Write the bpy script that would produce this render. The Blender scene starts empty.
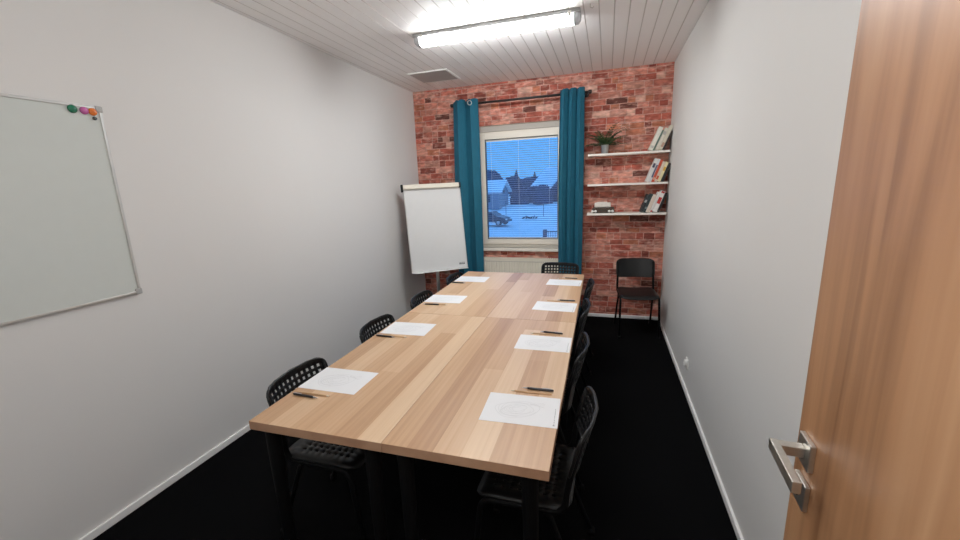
import bpy, bmesh, math, random
from mathutils import Vector, Matrix
random.seed(7)
R = math.radians
C = bpy.context.scene.collection
PI = math.pi

# ------------------------------------------------------------------ helpers
def lin(r, g, b):
    f = lambda c: (c/255/12.92) if c/255 <= .04045 else ((c/255+.055)/1.055)**2.4
    return (f(r), f(g), f(b), 1)

class MB:
    """collects shapes that become ONE mesh object"""
    def __init__(s): s.v = []; s.f = []; s.m = []
    def add(s, vs, fs, mi=0, M=None):
        o = len(s.v)
        for p in vs:
            p = Vector(p)
            s.v.append(M @ p if M else p)
        for q in fs: s.f.append([i+o for i in q]); s.m.append(mi)
        return s
    def box(s, x0, x1, y0, y1, z0, z1, mi=0, M=None):
        vs = [(x, y, z) for x in (x0, x1) for y in (y0, y1) for z in (z0, z1)]
        return s.add(vs, [(0,1,3,2), (4,6,7,5), (0,4,5,1), (2,3,7,6), (0,2,6,4), (1,5,7,3)], mi, M)
    def tube(s, path, r, n=10, mi=0, cap=True, M=None, fillet=0):
        P = [Vector(p) for p in path]
        if fillet:
            Q = [P[0]]
            for i in range(1, len(P)-1):
                a, b, c = P[i-1], P[i], P[i+1]
                d1 = (a-b); d2 = (c-b)
                t = min(fillet, d1.length*.48, d2.length*.48)
                p1 = b+d1.normalized()*t; p2 = b+d2.normalized()*t
                for k in range(6):
                    u = k/5
                    Q.append((1-u)**2*p1+2*u*(1-u)*b+u*u*p2)
            Q.append(P[-1]); P = Q
        rs = r if isinstance(r, (list, tuple)) else [r]*len(P)
        T0 = (P[1]-P[0]).normalized()
        a = Vector((0,0,1)) if abs(T0.z) < .9 else Vector((1,0,0))
        N = T0.cross(a).normalized()
        vs = []; fs = []
        for i, p in enumerate(P):
            T = (P[min(i+1, len(P)-1)]-P[max(i-1, 0)]).normalized()
            N = (N - T*N.dot(T)).normalized(); B = T.cross(N)
            for k in range(n):
                t = 2*PI*k/n
                vs.append(p+(N*math.cos(t)+B*math.sin(t))*rs[i])
        for i in range(len(P)-1):
            for k in range(n):
                fs.append((i*n+k, i*n+(k+1) % n, (i+1)*n+(k+1) % n, (i+1)*n+k))
        if cap:
            fs.append(tuple(range(n))[::-1]); fs.append(tuple((len(P)-1)*n+k for k in range(n)))
        return s.add(vs, fs, mi, M)
    def lathe(s, prof, n=24, mi=0, M=None, cap=True):
        vs = [(r*math.cos(2*PI*k/n), r*math.sin(2*PI*k/n), z) for r, z in prof for k in range(n)]
        fs = [(i*n+k, i*n+(k+1) % n, (i+1)*n+(k+1) % n, (i+1)*n+k) for i in range(len(prof)-1) for k in range(n)]
        if cap:
            fs.append(tuple(range(n))[::-1]); fs.append(tuple((len(prof)-1)*n+k for k in range(n)))
        return s.add(vs, fs, mi, M)
    def build(s, name, mats, parent=None, smooth=False, bevel=0, seg=2, recalc=True):
        me = bpy.data.meshes.new(name)
        me.from_pydata([tuple(v) for v in s.v], [], s.f)
        for m in (mats if isinstance(mats, (list, tuple)) else [mats]): me.materials.append(m)
        for p, mi in zip(me.polygons, s.m): p.material_index = mi; p.use_smooth = smooth
        if recalc:
            bm = bmesh.new(); bm.from_mesh(me); bmesh.ops.recalc_face_normals(bm, faces=bm.faces); bm.to_mesh(me); bm.free()
        o = bpy.data.objects.new(name, me); C.objects.link(o)
        if parent: o.parent = parent
        if bevel:
            b = o.modifiers.new('bevel', 'BEVEL'); b.width = bevel; b.segments = seg; b.limit_method = 'ANGLE'; b.angle_limit = R(40)
        return o

def tag(o, label, cat, group=None, kind=None):
    if label: o['label'] = label
    if cat: o['category'] = cat
    if group: o['group'] = group
    if kind: o['kind'] = kind
    return o
def thing(name, label, cat, loc=(0,0,0), rz=0, group=None):
    o = bpy.data.objects.new(name, None); C.objects.link(o)
    o.location = loc; o.rotation_euler = (0,0,rz); o.empty_display_size = .05
    return tag(o, label, cat, group)
def struct(o): o['kind'] = 'structure'; return o
def dup(o, parent=None):
    c = o.copy(); C.objects.link(c)
    if parent: c.parent = parent
    for ch in list(o.children): dup(ch, c)
    return c

# ------------------------------------------------------------------ materials
def mat(name, col, rough=.5, metal=0, spec=.5, noise=0, nscale=20, bump=0, bscale=200, stretch=(1,1,1), emit=0):
    m = bpy.data.materials.new(name); m.use_nodes = True
    nt = m.node_tree; b = nt.nodes['Principled BSDF']
    b.inputs['Base Color'].default_value = col; b.inputs['Roughness'].default_value = rough
    b.inputs['Metallic'].default_value = metal; b.inputs['Specular IOR Level'].default_value = spec
    if emit:
        b.inputs['Emission Color'].default_value = col; b.inputs['Emission Strength'].default_value = emit
    tc = nt.nodes.new('ShaderNodeTexCoord'); mp = nt.nodes.new('ShaderNodeMapping')
    mp.inputs['Scale'].default_value = stretch
    nt.links.new(tc.outputs['Object'], mp.inputs[0])
    if noise:
        n = nt.nodes.new('ShaderNodeTexNoise'); n.inputs['Scale'].default_value = nscale; n.inputs['Detail'].default_value = 4
        nt.links.new(mp.outputs[0], n.inputs['Vector'])
        r = nt.nodes.new('ShaderNodeMapRange'); r.inputs[1].default_value = .25; r.inputs[2].default_value = .75
        r.inputs[3].default_value = 1-noise; r.inputs[4].default_value = 1+noise
        nt.links.new(n.outputs[0], r.inputs[0])
        x = nt.nodes.new('ShaderNodeMix'); x.data_type = 'RGBA'; x.blend_type = 'MULTIPLY'; x.inputs[0].default_value = 1
        x.inputs[6].default_value = col
        nt.links.new(r.outputs[0], x.inputs[7]); nt.links.new(x.outputs[2], b.inputs['Base Color'])
    if bump:
        n2 = nt.nodes.new('ShaderNodeTexNoise'); n2.inputs['Scale'].default_value = bscale; n2.inputs['Detail'].default_value = 3
        nt.links.new(mp.outputs[0], n2.inputs['Vector'])
        bp = nt.nodes.new('ShaderNodeBump'); bp.inputs['Strength'].default_value = bump; bp.inputs['Distance'].default_value = .002
        nt.links.new(n2.outputs[0], bp.inputs['Height']); nt.links.new(bp.outputs[0], b.inputs['Normal'])
    return m

def wood(name, c_dark, c_mid, c_light, axis, plank=None, rough=.45, grain=30, blotch=1.0, seed=0):
    """veneer: grain running along `axis`; optional planks (length, width)"""
    m = bpy.data.materials.new(name); m.use_nodes = True
    nt = m.node_tree; N = nt.nodes; L = nt.links; b = N['Principled BSDF']
    b.inputs['Roughness'].default_value = rough
    tc = N.new('ShaderNodeTexCoord'); oi = N.new('ShaderNodeObjectInfo')
    add = N.new('ShaderNodeVectorMath'); add.operation = 'MULTIPLY_ADD'
    L.new(oi.outputs['Location'], add.inputs[0]); add.inputs[1].default_value = (1.7, 2.3, 1.1); L.new(tc.outputs['Object'], add.inputs[2])
    rot = N.new('ShaderNodeMapping')
    if axis == 'y': rot.inputs['Rotation'].default_value = (0, 0, R(90))
    if axis == 'z': rot.inputs['Rotation'].default_value = (0, R(90), 0)
    rot.inputs['Location'].default_value = (seed, seed*.37, 0)
    L.new(add.outputs[0], rot.inputs[0])
    vec = rot.outputs[0]
    st = N.new('ShaderNodeMapping'); st.inputs['Scale'].default_value = (.6, grain, grain); L.new(vec, st.inputs[0])
    n1 = N.new('ShaderNodeTexNoise'); n1.inputs['Scale'].default_value = 1.5; n1.inputs['Detail'].default_value = 6; n1.inputs['Roughness'].default_value = .6
    L.new(st.outputs[0], n1.inputs['Vector'])
    st2 = N.new('ShaderNodeMapping'); st2.inputs['Scale'].default_value = (.5*blotch, 7*blotch, 7*blotch); L.new(vec, st2.inputs[0])
    n2 = N.new('ShaderNodeTexNoise'); n2.inputs['Scale'].default_value = 1; n2.inputs['Detail'].default_value = 3; n2.inputs['Distortion'].default_value = .6
    L.new(st2.outputs[0], n2.inputs['Vector'])
    mixv = N.new('ShaderNodeMath'); mixv.operation = 'MULTIPLY_ADD'; mixv.inputs[1].default_value = .45 if plank else .3
    L.new(n1.outputs[0], mixv.inputs[0])
    if plank:
        def mth(op, a, b_=None):
            n_ = N.new('ShaderNodeMath'); n_.operation = op
            for k_, v_ in enumerate((a, b_)):
                if v_ is None: continue
                if isinstance(v_, (int, float)): n_.inputs[k_].default_value = v_
                else: L.new(v_, n_.inputs[k_])
            return n_.outputs[0]
        so = N.new('ShaderNodeSeparateXYZ'); L.new(tc.outputs['Object'], so.inputs[0])
        sl = N.new('ShaderNodeSeparateXYZ'); L.new(oi.outputs['Location'], sl.inputs[0])
        tid = mth('ADD', mth('MULTIPLY', sl.outputs[0], 3.7), mth('MULTIPLY', sl.outputs[1], 1.9))
        row_ = mth('FLOOR', mth('DIVIDE', so.outputs[0], plank[1]))
        wr = N.new('ShaderNodeTexWhiteNoise'); wr.noise_dimensions = '2D'
        cv = N.new('ShaderNodeCombineXYZ'); L.new(row_, cv.inputs[0]); L.new(tid, cv.inputs[1]); L.new(cv.outputs[0], wr.inputs['Vector'])
        colm = mth('FLOOR', mth('ADD', mth('DIVIDE', so.outputs[1], plank[0]), wr.outputs['Value']))
        wn = N.new('ShaderNodeTexWhiteNoise'); wn.noise_dimensions = '3D'
        cw = N.new('ShaderNodeCombineXYZ'); L.new(row_, cw.inputs[0]); L.new(colm, cw.inputs[1]); L.new(tid, cw.inputs[2]); L.new(cw.outputs[0], wn.inputs['Vector'])
        a = N.new('ShaderNodeMath'); a.operation = 'MULTIPLY_ADD'; a.inputs[1].default_value = .64
        L.new(wn.outputs['Value'], a.inputs[0])
        s2 = N.new('ShaderNodeMath'); s2.operation = 'MULTIPLY_ADD'; s2.inputs[1].default_value = .5; s2.inputs[2].default_value = -.33
        L.new(n2.outputs[0], s2.inputs[0]); L.new(s2.outputs[0], a.inputs[2]); L.new(a.outputs[0], mixv.inputs[2])
    else:
        s2 = N.new('ShaderNodeMath'); s2.operation = 'MULTIPLY_ADD'; s2.inputs[1].default_value = 1.15; s2.inputs[2].default_value = -.22
        L.new(n2.outputs[0], s2.inputs[0]); L.new(s2.outputs[0], mixv.inputs[2])
    cr = N.new('ShaderNodeValToRGB'); e = cr.color_ramp.elements
    e[0].position = .1; e[0].color = c_dark; e[1].position = .85; e[1].color = c_light
    q = e.new(.45); q.color = c_mid
    L.new(mixv.outputs[0], cr.inputs[0]); L.new(cr.outputs[0], b.inputs['Base Color'])
    return m

M_wall = mat('white_paint', lin(225, 223, 220), .75, noise=.012, nscale=1.5, bump=.12, bscale=220)
M_wallR = mat('grey_white_paint', lin(225, 223, 219), .75, noise=.012, nscale=1.5, bump=.1, bscale=220)
M_ceil = mat('ceiling_panel_plastic', lin(250, 247, 245), .5)
M_groove = mat('ceiling_groove', lin(214, 208, 204), .7)
M_carpet = mat('black_carpet', lin(10, 10, 11), .95, spec=.03, noise=.5, nscale=260, bump=.6, bscale=500)
M_base = mat('white_skirting', lin(248, 247, 244), .5)
M_plaster = mat('reveal_plaster', lin(228, 222, 214), .7, noise=.02)
M_pvc = mat('window_plastic', lin(238, 230, 216), .4)
M_pvcgrey = mat('window_seal', lin(70, 70, 72), .6)
M_tabletop = wood('oak_laminate', lin(170, 126, 90), lin(204, 163, 124), lin(228, 196, 160), 'y', (1.55, .0985), .42, 45)
M_edge = wood('oak_edge_shade', lin(136, 100, 76), lin(164, 124, 96), lin(184, 146, 116), 'y', None, .5, 30, .6)  # oak darkened on the side faces to imitate their weaker light
M_door = wood('honey_oak_veneer', lin(116, 76, 48), lin(172, 124, 86), lin(198, 152, 112), 'z', None, .4, 26, 1.9, 3.1)
M_steel_black = mat('black_powder_coat', lin(4, 4, 5), .6, spec=.15, noise=.1)
M_chair = mat('black_chair_plastic', lin(12, 12, 13), .42, spec=.35, noise=.08, bump=.1, bscale=400)
M_teal = mat('teal_cloth', lin(14, 92, 116), .85, noise=.12, nscale=60, bump=.3, bscale=900, stretch=(1,1,.2))
M_rod = mat('black_rod', lin(28, 26, 27), .4)
M_chrome = mat('brushed_steel', lin(206, 202, 194), .38, 1, noise=.06, nscale=80)
M_alu = mat('aluminium', lin(206, 206, 204), .35, .8, noise=.05)
M_board = mat('whiteboard_enamel', lin(208, 213, 208), .22, noise=.01)
M_flip = mat('flipchart_enamel', lin(225, 225, 224), .25, noise=.01)
M_cream = mat('cream_enamel', lin(240, 232, 214), .4)
M_paper = mat('paper', lin(238, 239, 241), .8, noise=.01)
M_print = mat('faint_grey_print', lin(224, 225, 227), .8)
M_printd = mat('dark_print', lin(120, 122, 126), .8)
M_pen = mat('black_pen_plastic', lin(26, 24, 30), .3)
M_pensil = mat('silver_plastic', lin(196, 196, 200), .3, .6)
M_pencil = mat('pencil_wood', lin(206, 168, 128), .6)
M_graph = mat('graphite', lin(50, 48, 48), .5)
M_shelf = mat('white_shelf', lin(244, 238, 228), .45)
M_vent = mat('grey_grille', lin(176, 168, 164), .6)
M_white = mat('white_plastic', lin(238, 237, 233), .35)
M_clear = mat('clear_plastic', lin(206, 210, 214), .2)
M_lampbase = mat('grey_lamp_base', lin(168, 168, 168), .5)
M_pot = mat('galvanised_zinc', lin(176, 180, 180), .35, .8, noise=.25, nscale=30, stretch=(1,1,.1))
M_leaf = mat('fern_green', lin(44, 78, 36), .6, noise=.35, nscale=18)
M_leafd = mat('fern_brown_green', lin(84, 74, 44), .7, noise=.3, nscale=18)
M_soil = mat('soil', lin(40, 30, 24), .9, noise=.3)
M_pages = mat('book_pages', lin(228, 218, 198), .8, noise=.06, nscale=200)
M_dark = mat('near_black', lin(12, 12, 12), .8)

# emissive diffuser
M_tube = mat('lamp_diffuser', (.955, .985, 1, 1), .4, emit=59)
# pane
def glass_pane(name):
    m = bpy.data.materials.new(name); m.use_nodes = True; nt = m.node_tree
    for n in list(nt.nodes): nt.nodes.remove(n)
    o = nt.nodes.new('ShaderNodeOutputMaterial'); mx = nt.nodes.new('ShaderNodeMixShader')
    t = nt.nodes.new('ShaderNodeBsdfTransparent'); t.inputs[0].default_value = (.96, .98, .99, 1)
    g = nt.nodes.new('ShaderNodeBsdfGlossy'); g.inputs['Roughness'].default_value = .03
    mx.inputs[0].default_value = .035
    nt.links.new(t.outputs[0], mx.inputs[1]); nt.links.new(g.outputs[0], mx.inputs[2]); nt.links.new(mx.outputs[0], o.inputs[0])
    return m
M_glass = glass_pane('window_glass')

# brick wallpaper: per-brick colour attribute + mottling
def brick_mat():
    m = bpy.data.materials.new('brick_wallpaper'); m.use_nodes = True; nt = m.node_tree; N = nt.nodes; L = nt.links
    b = N['Principled BSDF']; b.inputs['Roughness'].default_value = .75; b.inputs['Specular IOR Level'].default_value = .2
    at = N.new('ShaderNodeAttribute'); at.attribute_name = 'brick'
    tc = N.new('ShaderNodeTexCoord')
    mp = N.new('ShaderNodeMapping'); mp.inputs['Scale'].default_value = (1, 1, 2.6); L.new(tc.outputs['Object'], mp.inputs[0])
    n1 = N.new('ShaderNodeTexNoise'); n1.inputs['Scale'].default_value = 9; n1.inputs['Detail'].default_value = 5; n1.inputs['Roughness'].default_value = .65
    L.new(mp.outputs[0], n1.inputs['Vector'])
    r1 = N.new('ShaderNodeMapRange'); r1.inputs[1].default_value = .5; r1.inputs[2].default_value = .74; r1.inputs[4].default_value = .62
    L.new(n1.outputs[0], r1.inputs[0])
    x1 = N.new('ShaderNodeMix'); x1.data_type = 'RGBA'; x1.inputs[7].default_value = lin(232, 190, 174)
    L.new(r1.outputs[0], x1.inputs[0]); L.new(at.outputs['Color'], x1.inputs[6])
    n2 = N.new('ShaderNodeTexNoise'); n2.inputs['Scale'].default_value = 15; n2.inputs['Detail'].default_value = 3
    L.new(mp.outputs[0], n2.inputs['Vector'])
    r2 = N.new('ShaderNodeMapRange'); r2.inputs[1].default_value = .3; r2.inputs[2].default_value = .7; r2.inputs[3].default_value = .6; r2.inputs[4].default_value = 1.35
    L.new(n2.outputs[0], r2.inputs[0])
    x2 = N.new('ShaderNodeMix'); x2.data_type = 'RGBA'; x2.blend_type = 'MULTIPLY'; x2.inputs[0].default_value = 1
    L.new(x1.outputs[2], x2.inputs[6]); L.new(r2.outputs[0], x2.inputs[7])
    L.new(x2.outputs[2], b.inputs['Base Color'])
    bp = N.new('ShaderNodeBump'); bp.inputs['Strength'].default_value = .15; bp.inputs['Distance'].default_value = .004
    L.new(n2.outputs[0], bp.inputs['Height']); L.new(bp.outputs[0], b.inputs['Normal'])
    return m
M_brick = brick_mat()

# ------------------------------------------------------------------ camera (fitted to the photograph)
F, YAW, PITCH, ROLL, H = 397.76, .3113, .2093, -.0373, 1.6173
fw = Vector((-math.sin(YAW)*math.cos(PITCH), math.cos(YAW)*math.cos(PITCH), -math.sin(PITCH)))
rr = Vector((math.cos(YAW), math.sin(YAW), 0)); uu = rr.cross(fw)
r2 = rr*math.cos(ROLL)+uu*math.sin(ROLL); u2 = -rr*math.sin(ROLL)+uu*math.cos(ROLL)
cd = bpy.data.cameras.new('camera'); cam = bpy.data.objects.new('camera', cd); C.objects.link(cam)
cd.sensor_fit = 'HORIZONTAL'; cd.sensor_width = 36; cd.lens = F/960*36; cd.clip_start = .02; cd.clip_end = 500
cam.matrix_world = Matrix(((r2.x, u2.x, -fw.x, 0), (r2.y, u2.y, -fw.y, 0), (r2.z, u2.z, -fw.z, H), (0,0,0,1)))
bpy.context.scene.camera = cam

# ------------------------------------------------------------------ room shell
XL, XR, D, HC = -2.354, .622, 4.844, 2.786
FY = .08            # inner face of the front wall (the camera looks in through its doorway)
HY = -1.15          # hallway end behind the camera
DX0, DX1 = -.55, .40
WX0, WX1, WZ0, WZ1 = -1.553, -.45, .835, 2.315
b = MB(); b.box(XL-.15, XR+.15, HY-.1, D+.25, -.12, 0); struct(b.build('floor', M_carpet))
# ceiling of narrow tongue-and-groove panels running along the room
b = MB(); pw = .1015
x = XR
while x > XL:
    x0 = max(x-pw, XL)
    b.add([(x0+.004, HY, HC), (x-.004, HY, HC), (x-.004, D, HC), (x0+.004, D, HC)], [(0,1,2,3)], 0)
    b.add([(x-.004, HY, HC), (x, HY, HC+.005), (x, D, HC+.005), (x-.004, D, HC)], [(0,1,2,3)], 1)
    b.add([(x0, HY, HC+.005), (x0+.004, HY, HC), (x0+.004, D, HC), (x0, D, HC+.005)], [(0,1,2,3)], 1)
    x = x0
b.box(XL-.15, XR+.15, HY-.1, D+.25, HC+.006, HC+.12, 0)
struct(b.build('ceiling', [M_ceil, M_groove], recalc=False))
b = MB(); b.box(XL-.15, XL, HY-.1, D+.25, 0, HC); struct(b.build('wall_left', M_wall))
b = MB(); b.box(XR, XR+.15, HY-.1, D+.25, 0, HC); struct(b.build('wall_right', M_wallR))
b = MB(); b.box(XL, DX0, FY-.12, FY, 0, HC); b.box(DX1, XR, FY-.12, FY, 0, HC); b.box(DX0, DX1, FY-.12, FY, 2.06, HC)
struct(b.build('wall_front', M_wall))
b = MB(); b.box(XL, XR, HY-.1, HY, 0, HC); struct(b.build('wall_hall', M_wall))

# back wall: masonry with window hole + printed brick face
b = MB()
Y0, Y1 = D, D+.25
b.box(XL, WX0, Y0, Y1, 0, HC); b.box(WX1, XR, Y0, Y1, 0, HC); b.box(WX0, WX1, Y0, Y1, 0, WZ0); b.box(WX0, WX1, Y0, Y1, WZ1, HC)
cols = [(1,1,1,1)]*len(b.f)
def rect(x0, x1, z0, z1, y, c):
    if x1-x0 < .002 or z1-z0 < .002: return
    b.add([(x0,y,z0), (x1,y,z0), (x1,y,z1), (x0,y,z1)], [(0,1,2,3)], 1); cols.append(c)
def clipped(x0, x1, z0, z1, y, c):
    x0 = max(x0, XL); x1 = min(x1, XR); z0 = max(z0, 0); z1 = min(z1, HC)
    if x1 <= WX0 or x0 >= WX1 or z1 <= WZ0 or z0 >= WZ1: rect(x0, x1, z0, z1, y, c); return
    rect(x0, x1, z0, min(z1, WZ0), y, c); rect(x0, x1, max(z0, WZ1), z1, y, c)
    za, zb = max(z0, WZ0), min(z1, WZ1)
    rect(x0, min(x1, WX0), za, zb, y, c); rect(max(x0, WX1), x1, za, zb, y, c)
mort = lin(196, 146, 132)
clipped(XL, XR, 0, HC, D-.0008, mort)
PAL = [((194,116,102),5), ((184,98,84),5), ((204,134,120),5), ((168,86,74),4), ((144,74,64),2.2), ((212,152,138),3), ((198,122,96),2), ((112,66,58),.8), ((222,176,162),2)]
rh = .0685; z = 0
while z < HC:
    x = XL-random.uniform(0, .2)
    h = rh*random.uniform(.8, 1.18)
    while x < XR:
        w = random.choice([.075, .09, .11, .14, .16, .18, .21])*random.uniform(.9, 1.1)
        c = random.choices([p for p, k in PAL], [k for p, k in PAL])[0]
        k = random.uniform(.86, 1.02)
        cc = lin(min(255, c[0]*k), c[1]*k*.97, c[2]*k*.93)
        j = lambda: random.uniform(-.002, .002)
        clipped(x+.004, x+w-.004, z+.004+j(), z+h-.004+j(), D-.0016, cc)
        x += w
    z += h
ob = b.build('wall_back', [M_plaster, M_brick], recalc=False)
ca = ob.data.color_attributes.new('brick', 'FLOAT_COLOR', 'CORNER')
i = 0
for p, c in zip(ob.data.polygons, cols):
    for li in p.loop_indices: ca.data[li].color = c
struct(ob)

def baseboard(name, *bx):
    q = MB(); q.box(*bx); struct(q.build(name, M_base, bevel=.004))
baseboard('baseboard_left', XL, XL+.014, FY, D-.016, 0, .042)
baseboard('baseboard_right', XR-.014, XR, FY, D-.016, 0, .042)
baseboard('baseboard_back', XL, XR, D-.016, D-.0017, 0, .04)

# ------------------------------------------------------------------ window
wy0, wy1 = D+.035, D+.105
def frame(name, x0, x1, z0, z1, t, y0, y1, m, parent=None, bev=.006):
    q = MB(); q.box(x0, x0+t, y0, y1, z0, z1); q.box(x1-t, x1, y0, y1, z0, z1)
    q.box(x0+t, x1-t, y0, y1, z0, z0+t); q.box(x0+t, x1-t, y0, y1, z1-t, z1)
    return q.build(name, m, parent, bevel=bev)
win = frame('window_1', WX0, WX1, WZ0, WZ1-.068, .052, wy0, wy1, M_pvc); struct(win)
q = MB(); q.box(WX0, WX1, wy0-.014, wy1, WZ1-.068, WZ1); q.build('head_trim', mat('grey_head_trim', lin(186, 178, 168), .7), win)
frame('sash', WX0+.045, WX1-.045, WZ0+.045, WZ1-.092, .066, wy0-.012, wy1-.02, M_pvc, win)
q = MB(); q.box(WX0, WX1, wy0-.014, wy0+.01, WZ0, WZ0+.038); q.build('sill_shade_strip', mat('grey_sill_shade', lin(196, 188, 174), .6), win)  # grey strip standing in for the shade on the sill top
frame('rubber_seal', WX0+.109, WX1-.109, WZ0+.109, WZ1-.156, .006, wy0-.0125, wy1-.03, M_pvcgrey, win, 0)
q = MB(); q.box(WX0+.10, WX1-.10, wy1-.032, wy1-.026, WZ0+.10, WZ1-.147); q.build('pane', M_glass, win)
q = MB(); q.box(WX1-.075, WX1-.05, wy0-.02, wy0-.012, 1.45, 1.52); q.box(WX1-.07, WX1-.055, wy0-.055, wy0-.02, 1.48, 1.495); q.box(WX1-.072, WX1-.053, wy0-.062, wy0-.048, 1.36, 1.497)
q.build('window_handle', M_white, win, bevel=.003)
q = MB(); q.box(WX0-.03, WX1+.03, D-.055, wy0, WZ0-.035, WZ0); tr = q.build('trim_1', M_pvc, bevel=.006); struct(tr)

# venetian blind just inside the panes
vb = thing('venetian_blind', 'thin white venetian blind with open slats hanging inside the window', 'blind', ((WX0+WX1)/2, wy0+.02, 0))
hw = (WX1-WX0)/2-.117
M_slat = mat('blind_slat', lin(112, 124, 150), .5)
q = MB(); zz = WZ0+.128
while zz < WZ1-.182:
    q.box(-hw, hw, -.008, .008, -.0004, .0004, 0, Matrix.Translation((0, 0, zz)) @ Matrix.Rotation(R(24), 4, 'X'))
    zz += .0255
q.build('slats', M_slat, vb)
q = MB(); q.box(-hw, hw, -.011, .011, WZ1-.182, WZ1-.159); q.build('headrail', M_white, vb)
q = MB(); q.box(-hw, hw, -.009, .009, WZ0+.117, WZ0+.125); q.build('bottom_rail', M_white, vb)
for sx in (-hw*.86, -hw*.07, hw*.78):
    q = MB(); q.tube([(sx, -.0095, WZ0+.118), (sx, -.0095, WZ1-.15)], .0012, 6); q.build('ladder_cord', M_white, vb)

# ------------------------------------------------------------------ radiator
rad = thing('radiator', 'cream ribbed panel radiator under the window behind the curtains', 'radiator', ((WX0+WX1)/2, 0, 0))
rw = .60; rz0, rz1 = .13, .717; ry0, ry1 = D-.098, D-.012
q = MB(); vs = []; fs = []; n = 36*6
for k in range(n+1):
    xx = -rw+.01+(2*rw-.02)*k/n; t = (k % 6)
    dy = .006 if t in (2, 3, 4) else 0
    for (zz_, e) in ((rz0, 0), (rz0+.03, dy), (rz1-.05, dy), (rz1-.038, 0), (rz1-.012, 0)):
        vs.append((xx, ry0+e, zz_))
for k in range(n):
    for j in range(4): fs.append((k*5+j, (k+1)*5+j, (k+1)*5+j+1, k*5+j+1))
q.add(vs, fs); q.box(-rw+.01, rw-.01, ry0+.012, ry1, rz0, rz1-.014)
q.build('panel', M_cream, rad)
for a in (-rw, rw-.012):
    q = MB(); q.box(a, a+.012, ry0-.004, ry1, rz0, rz1); q.build('side_cover', M_cream, rad, bevel=.003)
q = MB(); q.box(-rw, rw, ry0-.004, ry0+.004, rz1-.018, rz1)
k = 0
xx = -rw+.02
while xx < rw-.02:
    q.box(xx, xx+.016, ry0, ry1, rz1-.006, rz1, 0); q.box(xx+.003, xx+.013, ry0-.0028, ry0+.002, rz1-.043, rz1-.034, 1)
    xx += .026
q.build('top_grille', [M_cream, M_vent], rad)
for a in (.05, .1):
    q = MB(); q.tube([(-rw+a, ry1-.04, rz0), (-rw+a, ry1-.04, .0)], .009); q.build('pipe', M_cream, rad)

# ------------------------------------------------------------------ curtains and rod
RY = D-.145
rod = thing('curtain_rod', 'black metal curtain rod with end knobs above the window', 'curtain rod', (0, RY, 2.553))
q = MB(); q.tube([(-1.765, 0, 0), (-.225, 0, 0)], .0125, 14); q.build('pole', M_rod, rod, smooth=True)
for sx, s in ((-1.765, -1), (-.225, 1)):
    q = MB(); q.lathe([(.0125, 0), (.019, .004), (.021, .02), (.019, .034), (.008, .04)], 16, 0, Matrix.Translation((sx, 0, 0)) @ Matrix.Rotation(s*R(90), 4, 'Y')); q.build('finial', M_rod, rod, smooth=True)
for sx in (-1.74, -.25):
    q = MB(); q.tube([(sx, 0, -.004), (sx, .145-.012, -.004)], .008, 10); q.lathe([(.028, 0), (.028, .008)], 16, 0, Matrix.Translation((sx, .135, -.004)) @ Matrix.Rotation(R(90), 4, 'X')); q.build('wall_bracket', M_rod, rod)

def curtain(x0, x1, nf, ph, label, dx0=0, dx1=0, seed=0, ring=False):
    t = thing('curtain', label, 'curtain', ((x0+x1)/2, RY, 0), 0, 'teal curtains')
    rnd = random.Random(seed)
    W = (x1-x0)/2; nx, nz = 120, 26; zt, zb = 2.588, .03
    q = MB(); vs = []
    amp = [rnd.uniform(.75, 1.05) for _ in range(40)]
    for j in range(nz+1):
        v = j/nz; zv = zt+(zb-zt)*v
        for i in range(nx+1):
            u = i/nx
            a = amp[int(u*nf*2) % 40]
            A = .046*(1-.2*v)
            wob = .09*math.sin(3.1*u+2.4*v+seed)*v
            y = A*math.sin((u+wob*.35)*nf*2*PI+ph)*(.9+.1*a)
            bow = math.sin(PI*min(1, v*1.15))*.012
            zv += (.010*math.cos(2*((u)*nf*2*PI+ph)) if j == 0 else 0)
            x = (-W-bow+dx0*v)+(2*W+bow*1.2+(dx1-dx0)*v)*u + .012*math.sin((u+wob*.35)*nf*4*PI+ph*2+.6)
            vs.append((x, y*.95-.060, zv)); zv = zt+(zb-zt)*v
    fs = [(j*(nx+1)+i, j*(nx+1)+i+1, (j+1)*(nx+1)+i+1, (j+1)*(nx+1)+i) for j in range(nz) for i in range(nx)]
    q.add(vs, fs)
    c = q.build('cloth', M_teal, t, smooth=True)
    s = c.modifiers.new('thick', 'SOLIDIFY'); s.thickness = .003
    if ring:
        g = MB(); g.tube([(.0235*math.cos(2*PI*a/20), 0, .0235*math.sin(2*PI*a/20)) for a in range(21)], .0045, 6, cap=False, M=Matrix.Translation((W*.52, -.104, 2.545)) @ Matrix.Rotation(R(35), 4, 'Z'))
        g.build('grommet', M_chrome, t, smooth=True)
    return t
curtain(-1.762, -1.456, 2, 1.0, 'teal grommet curtain hanging left of the window beside the flipchart', -.03, 0, 1, True)
curtain(-.523, -.268, 3, .4, 'teal grommet curtain hanging right of the window beside the shelves', -.01, .0, 5)

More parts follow.
